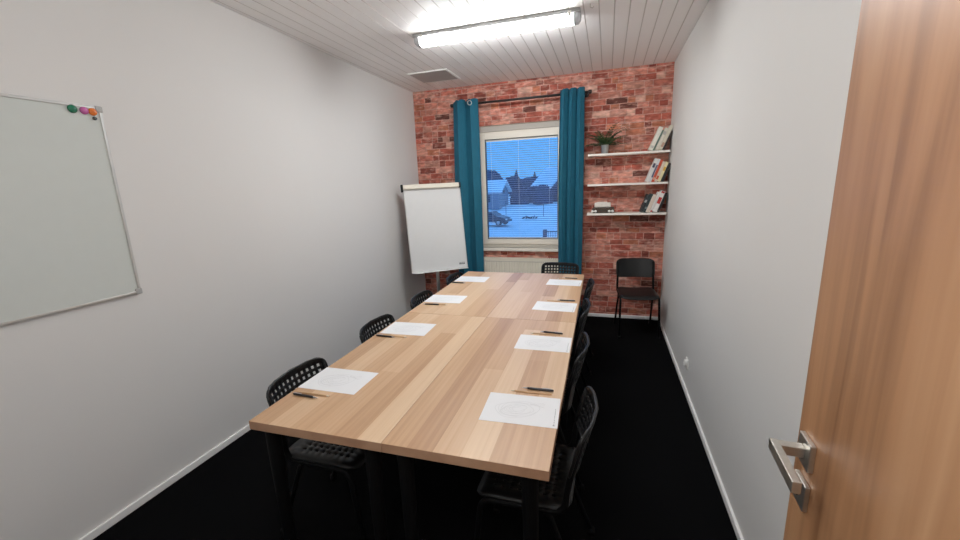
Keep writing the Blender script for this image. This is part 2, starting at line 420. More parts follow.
# ------------------------------------------------------------------ ceiling lamp, vent
SE = lambda v: math.copysign(abs(v)**.65, v)
lamp = thing('ceiling_light', 'long lit white fluorescent batten light on the panelled ceiling', 'ceiling light', (-.845, 3.17, HC), R(.5))
q = MB(); q.box(-.635, .635, -.066, .066, -.027, 0); q.build('base', M_lampbase, lamp, bevel=.006)
q = MB(); vs = []; fs = []; ns = 14
for k, xx in enumerate((-.585, .585)):
    for a in range(ns+1):
        th = PI*a/ns; vs.append((xx, -.054*SE(math.cos(th)), -.0275-.050*SE(math.sin(th))))
fs += [(a, a+1, ns+2+a, ns+1+a) for a in range(ns)]; fs.append(tuple(range(ns+1))); fs.append(tuple(range(ns+1, 2*ns+2))); fs.append((0, ns, 2*ns+1, ns+1))
q.add(vs, fs); q.build('diffuser', M_tube, lamp, smooth=False)
for s in (-1, 1):
    q = MB(); vs = []
    for k, (xx, sc) in enumerate(((s*.5855, 1.03), (s*.618, 1.0), (s*.634, .7))):
        for a in range(ns+1):
            th = PI*a/ns; vs.append((xx, -.0555*sc*SE(math.cos(th)), -.0275-.0515*sc*SE(math.sin(th))))
    fs = [(k*(ns+1)+a, k*(ns+1)+a+1, (k+1)*(ns+1)+a+1, (k+1)*(ns+1)+a) for k in range(2) for a in range(ns)]
    fs += [tuple(range(ns+1)), tuple(range(2*ns+2, 3*ns+3))]
    q.add(vs, fs); q.build('end_cap', M_clear, lamp, smooth=False)
    for e in (-.068, .058):
        q = MB(); q.box(s*.56-.012, s*.56+.012, e, e+.010, -.05, -.012); q.build('clip', M_chrome, lamp)
q = MB(); q.tube([(.70, -.01, 0), (.70, -.01, -.02), (.715, -.01, -.028), (.725, -.01, -.018)], .003, 6); hk = q.build('ceiling_hook', M_chrome)
hk.location = (-.845, 3.1, HC); tag(hk, 'tiny metal hook in the ceiling at the right end of the lamp', 'hook')

vent = thing('ceiling_vent', 'square grey ventilation grille in the ceiling near the flipchart', 'vent', (-1.81, 4.275, HC))
q = MB()
for (a0, a1, b0, b1) in ((-.225, .225, -.205, -.185), (-.225, .225, .185, .205), (-.225, -.205, -.185, .185), (.205, .225, -.185, .185)): q.box(a0, a1, b0, b1, -.010, 0)
q.build('frame', M_white, vent)
q = MB(); q.box(-.205, .205, -.185, .185, -.003, -.001)
yy = -.18
while yy < .18:
    q.box(-.205, .205, yy, yy+.008, -.009, -.003); yy += .0135
q.build('grille', M_vent, vent)

# ------------------------------------------------------------------ door (opened inward, leaf almost parallel to the right wall)
dth = math.atan2(-.07, -1.0)
door = thing('door_1', None, None, (.4315, .985, 0)); del_keys = None
door['kind'] = 'structure'
u = Vector((-.055, -.865)); ang = math.atan2(u.y, u.x)     # local +x runs from the free edge to the hinges
door.rotation_euler = (0, 0, ang)
DW = .866
q = MB(); q.box(0, DW, 0, .04, .008, 2.02)
# room-facing side: local -y?  leaf thickness lies away from the camera
q.build('leaf', M_door, door, bevel=.002)
hd = MB()
zc = 1.035
q = MB(); q.box(.034, .096, -.011, 0, zc-.031, zc+.031); rose = q.build('handle_rose', M_chrome, door, bevel=.002)
q = MB(); q.box(.053, .075, -.070, -.011, zc-.011, zc+.011); q.box(.053, .196, -.070, -.054, zc-.0125, zc+.0125); q.build('lever', M_chrome, rose, bevel=.0015)
q = MB(); q.box(.034, .096, -.010, 0, zc-.126, zc-.066); kr = q.build('keyhole_rose', M_chrome, door, bevel=.002)
q = MB(); q.lathe([(.008, 0), (.008, .002)], 14, 0, Matrix.Translation((.065, -.0101, zc-.088)) @ Matrix.Rotation(R(90), 4, 'X')); q.box(.0625, .0675, -.0121, -.0101, zc-.108, zc-.088); q.build('keyhole', M_dark, kr)
for hz in (.25, 1.75):
    q = MB(); q.tube([(DW+.006, -.006, hz-.05), (DW+.006, -.006, hz+.05)], .007, 10); q.build('hinge', M_chrome, door)
q = MB(); q.box(DX0-.06, DX0, FY-.001, FY+.015, 0, 2.12); q.box(DX1, DX1+.06, FY-.001, FY+.015, 0, 2.12); q.box(DX0, DX1, FY-.001, FY+.015, 2.06, 2.12)
struct(q.build('trim_2', M_door, bevel=.003))

# ------------------------------------------------------------------ wall whiteboard and magnets
wb = thing('whiteboard', 'large framed magnetic whiteboard on the left wall', 'whiteboard', (XL, 0, 0))
by0, by1, bz0, bz1 = .18, 1.402, 1.128, 2.052
q = MB(); q.box(.001, .013, by0+.01, by1-.01, bz0+.01, bz1-.01); q.build('writing_surface', M_board, wb)
q = MB(); t = .013
q.box(0, .019, by0, by0+t, bz0+t, bz1-t); q.box(0, .019, by1-t, by1, bz0+t, bz1-t); q.box(0, .019, by0, by1, bz0, bz0+t); q.box(0, .019, by0, by1, bz1-t, bz1)
q.build('frame', M_alu, wb, bevel=.002)
M_corner = mat('corner_plastic', lin(168, 168, 166), .5)
for (y_, z_) in ((by1, bz1), (by1, bz0), (by0, bz1), (by0, bz0)):
    q = MB(); a, c = (y_-.026, y_+.003) if y_ == by1 else (y_-.003, y_+.026); e, f_ = (z_-.026, z_+.003) if z_ == bz1 else (z_-.003, z_+.026)
    q.box(0, .022, a, c, e, f_); q.build('corner_cap', M_corner, wb, bevel=.004)
def magnet(y, z, r, col, label):
    q = MB(); q.lathe([(r*.86, 0), (r, .002), (r, .006), (r*.82, .010), (r*.4, .012), (.0005, .0125)], 20, 0, Matrix.Rotation(R(90), 4, 'Y'))
    o = q.build('magnet', mat('magnet_'+label.split()[1], col, .25), smooth=True); o.location = (XL+.0132, y, z)
    tag(o, label, 'magnet', 'round magnets on the whiteboard')
magnet(1.287, 2.027, .0185, lin(8, 104, 72), 'round green magnet at the top of the whiteboard')
magnet(1.331, 2.026, .017, lin(196, 92, 158), 'round pink magnet between the green and orange magnets')
magnet(1.364, 2.025, .017, lin(226, 112, 30), 'round orange magnet by the top right corner of the whiteboard')
magnet(1.366, 1.996, .0085, lin(62, 68, 68), 'small dark grey magnet below the orange magnet')

# ------------------------------------------------------------------ wall socket
sk = thing('wall_socket', 'small white electrical socket low on the right wall', 'socket', (XR, 3.155, .232))
q = MB(); q.box(-.010, 0, -.038, .038, -.038, .038); q.build('plate', M_white, sk, bevel=.004)
q = MB(); q.lathe([(.026, 0), (.026, .014), (.022, .016), (.021, .006), (.001, .006)], 20, 0, Matrix.Translation((-.0095, 0, .004)) @ Matrix.Rotation(R(-90), 4, 'Y')); q.build('outlet_ring', M_white, sk, smooth=False)
for a in (-.009, .009):
    q = MB(); q.lathe([(.003, 0), (.003, .001)], 8, 0, Matrix.Translation((-.0157, a, .004)) @ Matrix.Rotation(R(-90), 4, 'Y')); q.build('contact_hole', M_dark, sk)

# ------------------------------------------------------------------ tables: four tops pushed together
TX0, TY0, TROT, TZ, TH = -1.3281, 1.0653, .015, .74, .036
TW, TLn = .5905, 1.393; LI = .044
def tpt(a, c): return (TX0+math.cos(TROT)*a-math.sin(TROT)*c, TY0+math.sin(TROT)*a+math.cos(TROT)*c)
def make_table():
    t = thing('table', '', 'table')
    q = MB(); q.box(.0006, TW-.0006, .0010, TLn-.0010, TZ-TH, TZ)
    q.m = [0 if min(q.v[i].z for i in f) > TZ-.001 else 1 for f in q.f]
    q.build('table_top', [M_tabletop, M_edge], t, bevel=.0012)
    for (lx, ly) in ((.068, LI), (TW-.068, LI), (.068, TLn-LI), (TW-.068, TLn-LI)):
        q = MB(); q.lathe([(.020, .0), (.022, .01), (.029, TZ-TH-.02), (.029, TZ-TH-.006), (.04, TZ-TH-.005), (.04, TZ-TH-.0005)], 20, 0, Matrix.Translation((lx, ly, 0)))
        q.build('leg', M_steel_black, t, smooth=False)
    return t
tb = make_table()
TL = ['oak-look table nearest the camera on the left, with the first two left-hand paper sheets', 'oak-look table nearest the camera on the right, with the open walkway beside it',
      'oak-look table at the far left end, in front of the flipchart', 'oak-look table at the far right end, below the window and shelves']
for i in range(4):
    o = tb if i == 0 else dup(tb)
    a, c = tpt((i % 2)*TW, (i//2)*TLn)
    o.location = (a, c, 0); o.rotation_euler = (0, 0, TROT)
    tag(o, TL[i], 'table', 'four oak tables pushed together')

# ------------------------------------------------------------------ chairs
def perf_panel(nx, nz, W, Hh, mx, mz, fill, Rc, shape, holes=True, smoothm=True):
    """rounded rectangle W x Hh with a grid of square holes, bent by shape(x, z)"""
    def lines(L, n, m):
        if not holes:
            return [L*k/14 for k in range(15)], set()
        p = (L-2*m)/n; g = p*(1-fill)/2
        ls = [0, m*.5]; hs = set()
        for k in range(n):
            ls.append(m+k*p+g); hs.add(len(ls)-1); ls.append(m+(k+1)*p-g)
        ls += [L-m*.5, L]
        return ls, hs
    X, hx = lines(W, nx, mx); Z, hz = lines(Hh, nz, mz)
    vs = []
    for zz in Z:
        for xx in X:
            a, c = xx-W/2, zz-Hh/2
            ex, ez = abs(a)-(W/2-Rc), abs(c)-(Hh/2-Rc)
            if ex > 0 and ez > 0:
                dx, dz = ex/Rc, ez/Rc
                nx_, nz_ = dx*math.sqrt(1-dz*dz/2), dz*math.sqrt(1-dx*dx/2)
                a = math.copysign(W/2-Rc+nx_*Rc, a); c = math.copysign(Hh/2-Rc+nz_*Rc, c)
            vs.append(shape(a, c))
    n = len(X); fs = []
    for j in range(len(Z)-1):
        for i in range(n-1):
            if i in hx and j in hz: continue
            fs.append((j*n+i, j*n+i+1, (j+1)*n+i+1, (j+1)*n+i))
    q = MB(); q.add(vs, fs); return q
def make_chair(holes=True):
    t = thing('stacking_chair', '', 'chair')
    # local front = -y, back = +y
    def back_shape(a, c): return (a, .207+.052*(c+.1)/.2-1.15*a*a, .665+c)
    o = perf_panel(11, 5, .40, .20, .028, .026, .52, .05, back_shape, holes).build('backrest', M_chair, t, smooth=True)
    s = o.modifiers.new('thick', 'SOLIDIFY'); s.thickness = .006; s.offset = 0
    rim = []
    for k in range(41):   # thick rolled rim around the backrest
        th = 2*PI*k/40
        e = .32
        cx = math.copysign(abs(math.cos(th))**e, math.cos(th)); cz = math.copysign(abs(math.sin(th))**e, math.sin(th))
        rim.append(back_shape(.196*cx, .096*cz))
    MBr = MB(); MBr.tube(rim, .0065, 8, cap=False); MBr.build('backrest_rim', M_chair, o, smooth=True)
    def seat_shape(a, c):
        z = .452-.010*math.cos(min(1, abs(a)/.2)*PI/2)
        if c < -.12: z -= ((-.12-c)/.07)**2*.028
        if c > .13: z += ((c-.13)/.07)**2*.012
        if abs(a) > .165: z -= ((abs(a)-.165)/.035)**2*.012
        return (a, c-.008, z)
    o = perf_panel(9, 8, .385, .375, .050, .055, .45, .055, seat_shape, holes).build('seat', M_chair, t, smooth=True)
    s = o.modifiers.new('thick', 'SOLIDIFY'); s.thickness = .007; s.offset = -1
    for sx in (-1, 1):
        q = MB(); q.tube([(sx*.184, .212, .735), (sx*.184, .166, .545), (sx*.188, .155, .43), (sx*.188, -.165, .425), (sx*.193, -.215, .012)], .0115, 10, fillet=.05)
        q.build('side_frame', M_steel_black, t, smooth=True)
        q = MB(); q.tube([(sx*.170, .06, .425), (sx*.176, .10, .40), (sx*.190, .245, .012)], .0108, 10, fillet=.03); q.build('leg', M_steel_black, t, smooth=True)
        for (fx, fy) in ((sx*.193, -.2165), (sx*.190, .2465)):
            q = MB(); q.lathe([(.0145, 0), (.0155, .006), (.0145, .028)], 12, 0, Matrix.Translation((fx, fy, .0))); q.build('foot_cap', M_steel_black, t, smooth=True)
    for w_, y_, z_ in ((.188, -.14, .423), (.175, .075, .421)):
        q = MB(); q.tube([(-w_, y_, z_), (w_, y_, z_)], .010, 8); q.build('cross_bar', M_steel_black, t, smooth=True)
    return t
ch = make_chair()
G1 = 'black perforated chairs along the left side of the tables'; G2 = 'black perforated chairs along the right side of the tables'
def put(o, x, y, rz, label, group):
    o.location = (x, y, 0); o.rotation_euler = (0, 0, rz); tag(o, label, 'chair', group)
put(ch, -1.205, 1.44, R(91), 'black perforated chair at the left table side, nearest the camera', G1)
put(dup(ch), -1.215, 2.17, R(90), 'second black perforated chair from the camera on the left table side', G1)
put(dup(ch), -1.205, 2.83, R(91), 'third black perforated chair from the camera on the left table side', G1)
put(dup(ch), -1.195, 3.55, R(88), 'black perforated chair on the left table side, just in front of the flipchart', G1)
put(dup(ch), -.272, 1.45, R(-90), 'black perforated chair at the right table side, nearest the camera', G2)
put(dup(ch), -.330, 2.10, R(-91), 'second black perforated chair from the camera on the right table side', G2)
put(dup(ch), -.350, 2.80, R(-89), 'third black perforated chair from the camera on the right table side', G2)
put(dup(ch), -.345, 3.46, R(-90), 'black perforated chair on the right table side, farthest from the camera', G2)
put(dup(ch), -.475, 4.06, R(-3), 'black perforated chair at the far end of the tables, in front of the right curtain', 'black perforated chair at the table end')
c2 = make_chair(False)
put(c2, .335, 4.40, R(5), 'solid black chair standing alone in the corner below the book shelves', 'chair in the corner')

# ------------------------------------------------------------------ flipchart
fc = thing('flipchart', 'white flipchart board on a grey pole stand in the left corner', 'flipchart', (-1.903, 4.30, 0), .63)
FT = Matrix.Translation((0, 0, 1.134)) @ Matrix.Rotation(-.155, 4, 'X') @ Matrix.Rotation(-.012, 4, 'Y')
fwid, fh = .332, .477
q = MB(); q.box(-fwid, fwid, .0, .016, -fh, fh, 0, FT); bo = q.build('board', M_flip, fc, bevel=.004)
q = MB(); q.box(-fwid-.006, fwid+.006, -.004, .02, -fh-.014, -fh, 0, FT); q.box(-fwid-.006, -fwid, -.002, .018, -fh, fh, 0, FT); q.box(fwid, fwid+.006, -.002, .018, -fh, fh, 0, FT); q.build('board_frame', M_alu, bo, bevel=.002)
q = MB(); q.box(-fwid-.01, fwid-.012, -.036, .01, fh-.002, fh+.05, 0, FT); cb = q.build('clamp_bar', M_cream, fc, bevel=.008)
q = MB(); q.box(-fwid-.032, -fwid-.01, -.038, .012, fh-.03, fh+.052, 0, FT); q.build('end_cap', M_dark, cb, bevel=.004)
q = MB(); q.box(fwid-.012, fwid+.008, -.038, .012, fh-.008, fh+.05, 0, FT); q.build('end_cap', M_dark, cb, bevel=.004)
q = MB(); q.box(-fwid+.03, fwid, -.05, -.004, -fh-.02, -fh-.012, 0, FT); q.build('pen_tray', M_alu, fc, bevel=.002)
q = MB()
for k, wd in enumerate((.014, .010, .014, .012)): q.box(fwid-.095+k*.018, fwid-.095+k*.018+wd, -.0008, 0, -fh+.035, -fh+.05, 0, FT)
q.box(fwid-.095, fwid-.027, -.0008, 0, -fh+.055, -fh+.059, 0, FT)
q.build('maker_mark', M_dark, bo)
q = MB(); q.tube([(0, .075, .10), (0, .075, .95)], .020, 14); q.tube([(0, .075, .95), (0, .075, 1.35)], .016, 14); q.build('pole', M_alu, fc, smooth=True)
q = MB(); q.box(-.05, .05, .0165, .06, -.14, .16, 0, FT); q.build('tilt_bracket', M_steel_black, fc)
q = MB(); q.lathe([(.03, .06), (.035, .075), (.03, .12)], 16, 0, Matrix.Translation((0, .075, 0))); q.build('hub', M_steel_black, fc)
for k in range(5):
    a = 2*PI*k/5+.2; dx, dy = math.cos(a), math.sin(a)
    q = MB(); q.tube([(dx*.02, .075+dy*.02, .088), (dx*.29, .075+dy*.29, .055)], [.015, .011], 10); lg = q.build('leg', M_alu, fc, smooth=True)
    q = MB(); q.tube([(dx*.28-dy*.009, .075+dy*.28+dx*.009, .026), (dx*.28+dy*.009, .075+dy*.28-dx*.009, .026)], .026, 14); q.tube([(dx*.28, .075+dy*.28, .03), (dx*.28, .075+dy*.28, .058)], .007, 8); q.build('caster', M_dark, lg, smooth=False)

# ------------------------------------------------------------------ papers, pens, pencils
papers = {
 'L1': [(-1.329,1.345), (-1.351,1.545), (-1.041,1.561), (-1.019,1.338)], 'L2': [(-1.328,2.035), (-1.330,2.257), (-1.043,2.265), (-1.038,2.052)],
 'L3': [(-1.350,2.718), (-1.354,2.939), (-1.056,2.946), (-1.060,2.732)], 'L4': [(-1.358,3.40), (-1.362,3.629), (-1.068,3.628), (-1.062,3.416)],
 'R1': [(-.448,1.299), (-.453,1.506), (-.157,1.524), (-.154,1.311)], 'R2': [(-.46,1.985), (-.47,2.206), (-.168,2.209), (-.168,1.994)],
 'R3': [(-.486,2.69), (-.488,2.900), (-.19,2.895), (-.191,2.679)], 'R4': [(-.485,3.415), (-.492,3.628), (-.197,3.621), (-.2,3.405)]}
ORD = ['nearest the camera', 'second from the camera', 'third from the camera', 'farthest from the camera']
PW, PH = .297, .21
def make_paper():
    t = thing('paper_sheet', '', 'paper')
    q = MB(); q.box(-PW/2, PW/2, -PH/2, PH/2, 0, .0008); q.build('sheet', M_paper, t)
    def strip(pts, w, z=.0010):
        s = MB()
        for a, c in zip(pts[:-1], pts[1:]):
            d = Vector((c[0]-a[0], c[1]-a[1])); nn = Vector((-d.y, d.x)).normalized()*w
            s.add([(a[0]+nn.x, a[1]+nn.y, z), (a[0]-nn.x, a[1]-nn.y, z), (c[0]-nn.x, c[1]-nn.y, z), (c[0]+nn.x, c[1]+nn.y, z)], [(0,1,2,3)])
        return s
    allm = MB()
    rnd = random.Random(3)
    for k in range(9):
        r = .075-.0072*k
        pts = [(-.015+(r*1.05+.006*math.sin(3*a+k))*math.cos(a)*1.1-.02*math.sin(a)*.3, (r*.78+.005*math.sin(2*a+k*2))*math.sin(a)-.006+.012*math.cos(a)) for a in [2*PI*j/36+.9 for j in range(37-(k % 3)*7)]]
        s = strip(pts, .0011); allm.add(s.v, s.f)
    for k in range(5):
        pts = [(.045+.014*k, .022-.02*math.sin(j/8*PI)-.004*k) if False else (.03+.010*j, .030+.004*k+.008*math.sin(j*.8+k)) for j in range(7)]
        s = strip(pts, .0010); allm.add(s.v, s.f)
    allm.build('printed_drawing', M_print, t, recalc=False)
    return t
def text_marks(t):
    s = MB(); rnd = random.Random(5)
    y = -.088
    while y < .03:
        l = rnd.uniform(.004, .011); s.box(.1335, .1352, y, y+l, .0008, .0011); y += l+rnd.uniform(.0015, .006)
    s.box(.1305, .138, -.092, -.0885, .0008, .0011)
    s.build('printed_text_line', M_printd, t)
pp = make_paper()
SIDE = {'L': 'left', 'R': 'right'}
first = True
for key, c4 in papers.items():
    o = pp if first else dup(pp); first = False
    cx = sum(p[0] for p in c4)/4; cy = sum(p[1] for p in c4)/4
    a = math.atan2((c4[3][1]-c4[0][1])+(c4[2][1]-c4[1][1]), (c4[3][0]-c4[0][0])+(c4[2][0]-c4[1][0]))
    o.location = (cx, cy, TZ+.0002); o.rotation_euler = (0, 0, a)
    if key[0] == 'R': text_marks(o)
    tag(o, 'white printed sheet on the %s side of the tables, %s' % (SIDE[key[0]], ORD[int(key[1])-1]), 'paper', 'printed sheets on the tables')

def make_pen():
    t = thing('pen', '', 'pen'); X = Matrix.Rotation(R(90), 4, 'Y')
    q = MB(); q.lathe([(.0045, -.045), (.0055, -.03), (.0055, .045), (.0048, .062), (.003, .068)], 12, 0, X); q.build('barrel', M_pen, t, smooth=True)
    q = MB(); q.lathe([(.0006, -.068), (.0015, -.062), (.0045, -.045)], 12, 0, X); q.build('tip', M_pensil, t, smooth=True)
    q = MB(); q.box(.02, .062, -.0015, .0015, .0055, .0075); q.build('clip', M_pensil, t)
    return t
def make_pencil():
    t = thing('pencil', '', 'pencil'); X = Matrix.Rotation(R(90), 4, 'Y')
    q = MB(); q.lathe([(.0037, -.072), (.0037, .087)], 6, 0, X); q.build('shaft', M_pencil, t)
    q = MB(); q.lathe([(.0012, -.085), (.0037, -.072)], 6, 0, X); sh = q.build('sharpened_end', M_pages, t)
    q = MB(); q.lathe([(.0002, -.088), (.0012, -.085)], 6, 0, X); q.build('lead', M_graph, sh)
    return t
pens = {'L1': ((-1.297,1.279), (-1.171,1.275)), 'L2': ((-1.322,1.992), (-1.189,1.985)), 'L3': ((-1.323,2.656), (-1.20,2.662)), 'L4': ((-1.343,3.342), (-1.225,3.342)),
        'R1': ((-.327,1.569), (-.198,1.572)), 'R2': ((-.357,2.261), (-.231,2.248)), 'R3': ((-.34,2.942), (-.208,2.939)), 'R4': ((-.372,3.68), (-.243,3.662))}
pencils = {'L1': ((-1.305,1.302), (-1.126,1.303)), 'L2': ((-1.29,2.010), (-1.125,2.003)), 'L3': ((-1.30,2.680), (-1.134,2.672)),
           'R1': ((-.376,1.538), (-.198,1.546)), 'R2': ((-.411,2.226), (-.241,2.231)), 'R3': ((-.42,2.917), (-.26,2.914)), 'R4': ((-.42,3.650), (-.25,3.646))}
def lay(proto, dct, r, kind, flip):
    first = True
    for key, (a, c) in dct.items():
        o = proto if first else dup(proto); first = False
        ang = math.atan2(c[1]-a[1], c[0]-a[0])
        if flip(key): ang += PI
        o.location = ((a[0]+c[0])/2, (a[1]+c[1])/2, TZ+r+.0004); o.rotation_euler = (0, 0, ang)
        tag(o, '%s beside the %s-hand printed sheet %s' % (kind[0], SIDE[key[0]], ORD[int(key[1])-1]), kind[1], kind[2])
lay(make_pen(), pens, .0056, ('dark ballpoint pen lying', 'pen', 'dark pens on the tables'), lambda k: k[0] == 'L' and k != 'L3')
lay(make_pencil(), pencils, .0034, ('thin plain wooden pencil lying', 'pencil', 'wooden pencils on the tables'), lambda k: k[0] == 'L')

# ------------------------------------------------------------------ shelves
SH = [(1.905, 'top white wall shelf, holding the fern and pale books'), (1.584, 'middle white wall shelf, holding books only'), (1.264, 'bottom white wall shelf, holding the small dark box')]
sx0, sx1, sy0, sy1 = -.212, .606, D-.195, D-.002
for z_, lb in SH:
    q = MB(); q.box(sx0, sx1, sy0, sy1, z_-.021, z_); o = q.build('wall_shelf', M_shelf, bevel=.002)
    tag(o, lb, 'shelf', 'floating shelves on the brick wall')

bookmats = {}
def bmat(c):
    if c not in bookmats: bookmats[c] = mat('book_cover_%d' % len(bookmats), lin(*c), .5, noise=.06, nscale=40)
    return bookmats[c]
def book(xb, z0, th, h, d, lean, col, band, label, group):
    """spine faces the room; leans to the right by `lean` degrees"""
    t = thing('book', label, 'book', (xb, sy0+.02, z0+.0005), 0, group)
    Ml = Matrix.Rotation(R(lean), 4, 'Y')
    off = Matrix.Translation((0, 0, math.sin(R(lean))*th if lean > 0 else 0)) @ Ml
    q = MB(); e = .002
    q.box(0, e, 0, d, 0, h, 0, off); q.box(th-e, th, 0, d, 0, h, 0, off); q.box(0, th, -.002, e, 0, h, 0, off)
    c = q.build('cover', bmat(col), t, bevel=.0008)
    q = MB(); q.box(e, th-e, e, d-.004, .004, h-.004, 0, off); q.build('pages', M_pages, t)
    if band:
        q = MB()
        for (a, b_, bc) in band: q.box(th*.12, th*.88, -.0028, -.002, h*a, h*b_, 0, off)
        q.build('spine_panel', bmat(band[0][2]), c)
    return t
G = 'books leaning on the top shelf'
def rowx(z0, items, x0, group):
    """left to right from x0 (bottom-left corner of the first book)"""
    x = x0
    ln = items[0][2]
    for i, (th, h, lean, col, band, label) in enumerate(items):
        book(x, z0, th, h, .14, ln, col, band, label, group)
        if i+1 < len(items): x += th*math.cos(R(ln))+items[i+1][0]*math.sin(R(ln))*math.tan(R(ln))+.003
rowx(1.905, [(.040, .243, 23, (232,228,214), [(.1,.2,(196,196,186))], 'off-white book at the left of the top shelf row'),
             (.014, .215, 23, (96,120,104), None, 'thin green book on the top shelf, second from the left'),
             (.030, .230, 23, (222,214,198), [(.7,.85,(176,170,160))], 'cream book in the middle of the top shelf row'),
             (.030, .258, 23, (216,208,188), [(.12,.3,(188,150,130))], 'tall beige book on the top shelf, second from the right'),
             (.018, .2, 23, (50,40,36), None, 'dark brown book against the wall on the top shelf')], .400, G)
G = 'books leaning on the middle shelf'
rowx(1.584, [(.030, .250, 20, (228,226,222), [(.62,.8,(60,58,80))], 'white book with a dark spine panel at the left of the middle shelf row'),
             (.020, .245, 20, (214,214,216), [(.2,.75,(90,96,120))], 'grey book with a blue spine panel on the middle shelf'),
             (.024, .238, 20, (206,80,50), [(.1,.2,(228,180,150))], 'orange-red book on the middle shelf'),
             (.026, .215, 18, (226,206,186), [(.12,.3,(206,90,50))], 'pale book with an orange spine panel on the middle shelf'),
             (.026, .210, 18, (236,222,176), [(.55,.75,(222,170,60))], 'cream and yellow book on the middle shelf'),
             (.026, .195, 17, (34,32,34), None, 'black book against the wall on the middle shelf')], .386, G)
G = 'books leaning on the bottom shelf'
rowx(1.264, [(.028, .200, 20, (38,44,46), [(.55,.7,(150,156,156))], 'black book at the left of the bottom shelf row'),
             (.024, .205, 20, (46,60,60), [(.2,.3,(130,140,140))], 'dark green-grey book on the bottom shelf'),
             (.034, .195, 19, (224,208,192), None, 'cream book on the bottom shelf'),
             (.020, .225, 17, (232,228,222), [(.02,.1,(190,50,44))], 'thin white book on the bottom shelf, left of the red-capped one'),
             (.042, .232, 15, (236,232,228), [(.9,.98,(190,46,40)), (.4,.7,(190,46,40))], 'thick white book with red spine panels on the bottom shelf'),
             (.022, .215, 14, (30,28,28), None, 'black book against the wall on the bottom shelf')], .342, G)

# small dark box with white ornaments, and the white block on it
bx = thing('wicker_box', 'small dark brown box with white knobs at the left of the bottom shelf', 'box', (-.035, D-.10, 1.264))
M_wick = mat('dark_wicker', lin(66, 54, 44), .8, noise=.5, nscale=70, bump=.6, bscale=120)
q = MB(); q.box(-.125, .115, -.055, .055, .0005, .062); q.build('box_body', M_wick, bx, bevel=.012)
for kx in (-.118, -.085, .062, .096):
    q = MB(); q.lathe([(.004, 0), (.013, .004), (.015, .014), (.011, .024), (.001, .028)], 14, 0, Matrix.Translation((kx, -.053, .022)) @ Matrix.Rotation(R(90), 4, 'X')); q.build('knob', M_white, bx, smooth=True)
wt = thing('tissue_pack', 'white folded tissue pack lying on the small dark box', 'tissues', (-.045, D-.10, 1.3265))
M_tis = mat('tissue_white', lin(226, 218, 208), .8, noise=.08, nscale=30)
q = MB(); q.box(-.088, .088, -.04, .04, 0, .052); q.build('pack', M_tis, wt, bevel=.012, seg=3)
q = MB(); q.box(-.06, .05, -.02, .02, .051, .060); q.build('flap', M_tis, wt, bevel=.003)

# fern in zinc pot
fern = thing('potted_fern', 'green fern in a galvanised pot on the top shelf', 'plant', (-.038, D-.11, 1.905))
q = MB(); q.lathe([(.032, .0005), (.034, .004), (.043, .088), (.045, .09), (.045, .094), (.041, .094), (.040, .08), (.001, .08)], 28); q.build('pot', M_pot, fern, smooth=False)
q = MB(); q.lathe([(.0395, .079), (.03, .084), (.001, .085)], 20); q.build('soil', M_soil, fern)
rnd = random.Random(11)
for k in range(46):
    az = 2*PI*k/46*3.4+rnd.uniform(-.3, .3)
    up_ = rnd.choice([.3, .5, .75, 1.0]) if k % 4 else rnd.uniform(.9, 1.3)
    L_ = rnd.uniform(.20, .285)
    if math.sin(az) > .2: L_ = min(L_, .17)
    pts = []
    for j in range(11):
        u_ = j/10
        elev = up_-u_*u_*(1.0 if up_ > .9 else .8)
        if j == 0: p = Vector((math.cos(az)*.012, math.sin(az)*.012, .082))
        else: p = p+Vector((math.cos(az)*math.cos(elev), math.sin(az)*math.cos(elev), math.sin(elev)))*L_/10
        p.x = max(p.x, -.185)
        if p.y > .095: p.y = .095
        if p.z < .1 and j > 3: p.z = .1
        pts.append(p.copy())
    q = MB(); q.tube(pts, [.0013]*10+[.0004], 4)
    for j in range(2, 11):
        T = (pts[j]-pts[j-1]).normalized(); S = T.cross(Vector((0, 0, 1)))
        if S.length < .05: S = Vector((1, 0, 0))
        S.normalize(); wl = .040*math.sin(PI*(j/10.5)*.85+.35)
        for s in (-1, 1):
            a = pts[j]; c = a+S*s*wl+T*.016-Vector((0, 0, .004)); m1 = a+S*s*wl*.5+T*.012+T*.004; m2 = a+S*s*wl*.5-T*.003
            q.add([a, m1, c, m2], [(0,1,2,3)])
    q.build('frond', M_leafd if k % 6 == 0 else M_leaf, fern, recalc=False)

# ------------------------------------------------------------------ outside: snowy yard at dusk
def gz(y): return -2.5+.041*(y-41)
M_snow = mat('snow', lin(246, 248, 250), .7, noise=.05, nscale=.25)
M_hedge = mat('dark_winter_hedge', lin(78, 82, 104), .9, noise=.4, nscale=1.2)  # bluish tint puts distance haze into the foliage colour
M_conifer = mat('dark_conifer', lin(58, 68, 94), .9, noise=.4, nscale=2)  # lightened towards blue to imitate haze on the far trees
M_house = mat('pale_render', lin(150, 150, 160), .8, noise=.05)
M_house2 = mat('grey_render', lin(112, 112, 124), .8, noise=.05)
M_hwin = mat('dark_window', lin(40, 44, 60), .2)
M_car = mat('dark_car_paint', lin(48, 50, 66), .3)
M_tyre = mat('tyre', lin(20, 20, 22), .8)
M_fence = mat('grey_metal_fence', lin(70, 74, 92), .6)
q = MB(); vs = []; fs = []; nx, ny = 60, 80
for j in range(ny+1):
    y = 5.3+(112-5.3)*j/ny
    for i in range(nx+1):
        x = -60+90*i/nx
        vs.append((x, y, gz(y)+.12*math.sin(x*.45+y*.3)*math.sin(y*.27)+.06*math.sin(x*1.3-y*.7)-.08))
fs = [(j*(nx+1)+i, j*(nx+1)+i+1, (j+1)*(nx+1)+i+1, (j+1)*(nx+1)+i) for j in range(ny) for i in range(nx)]
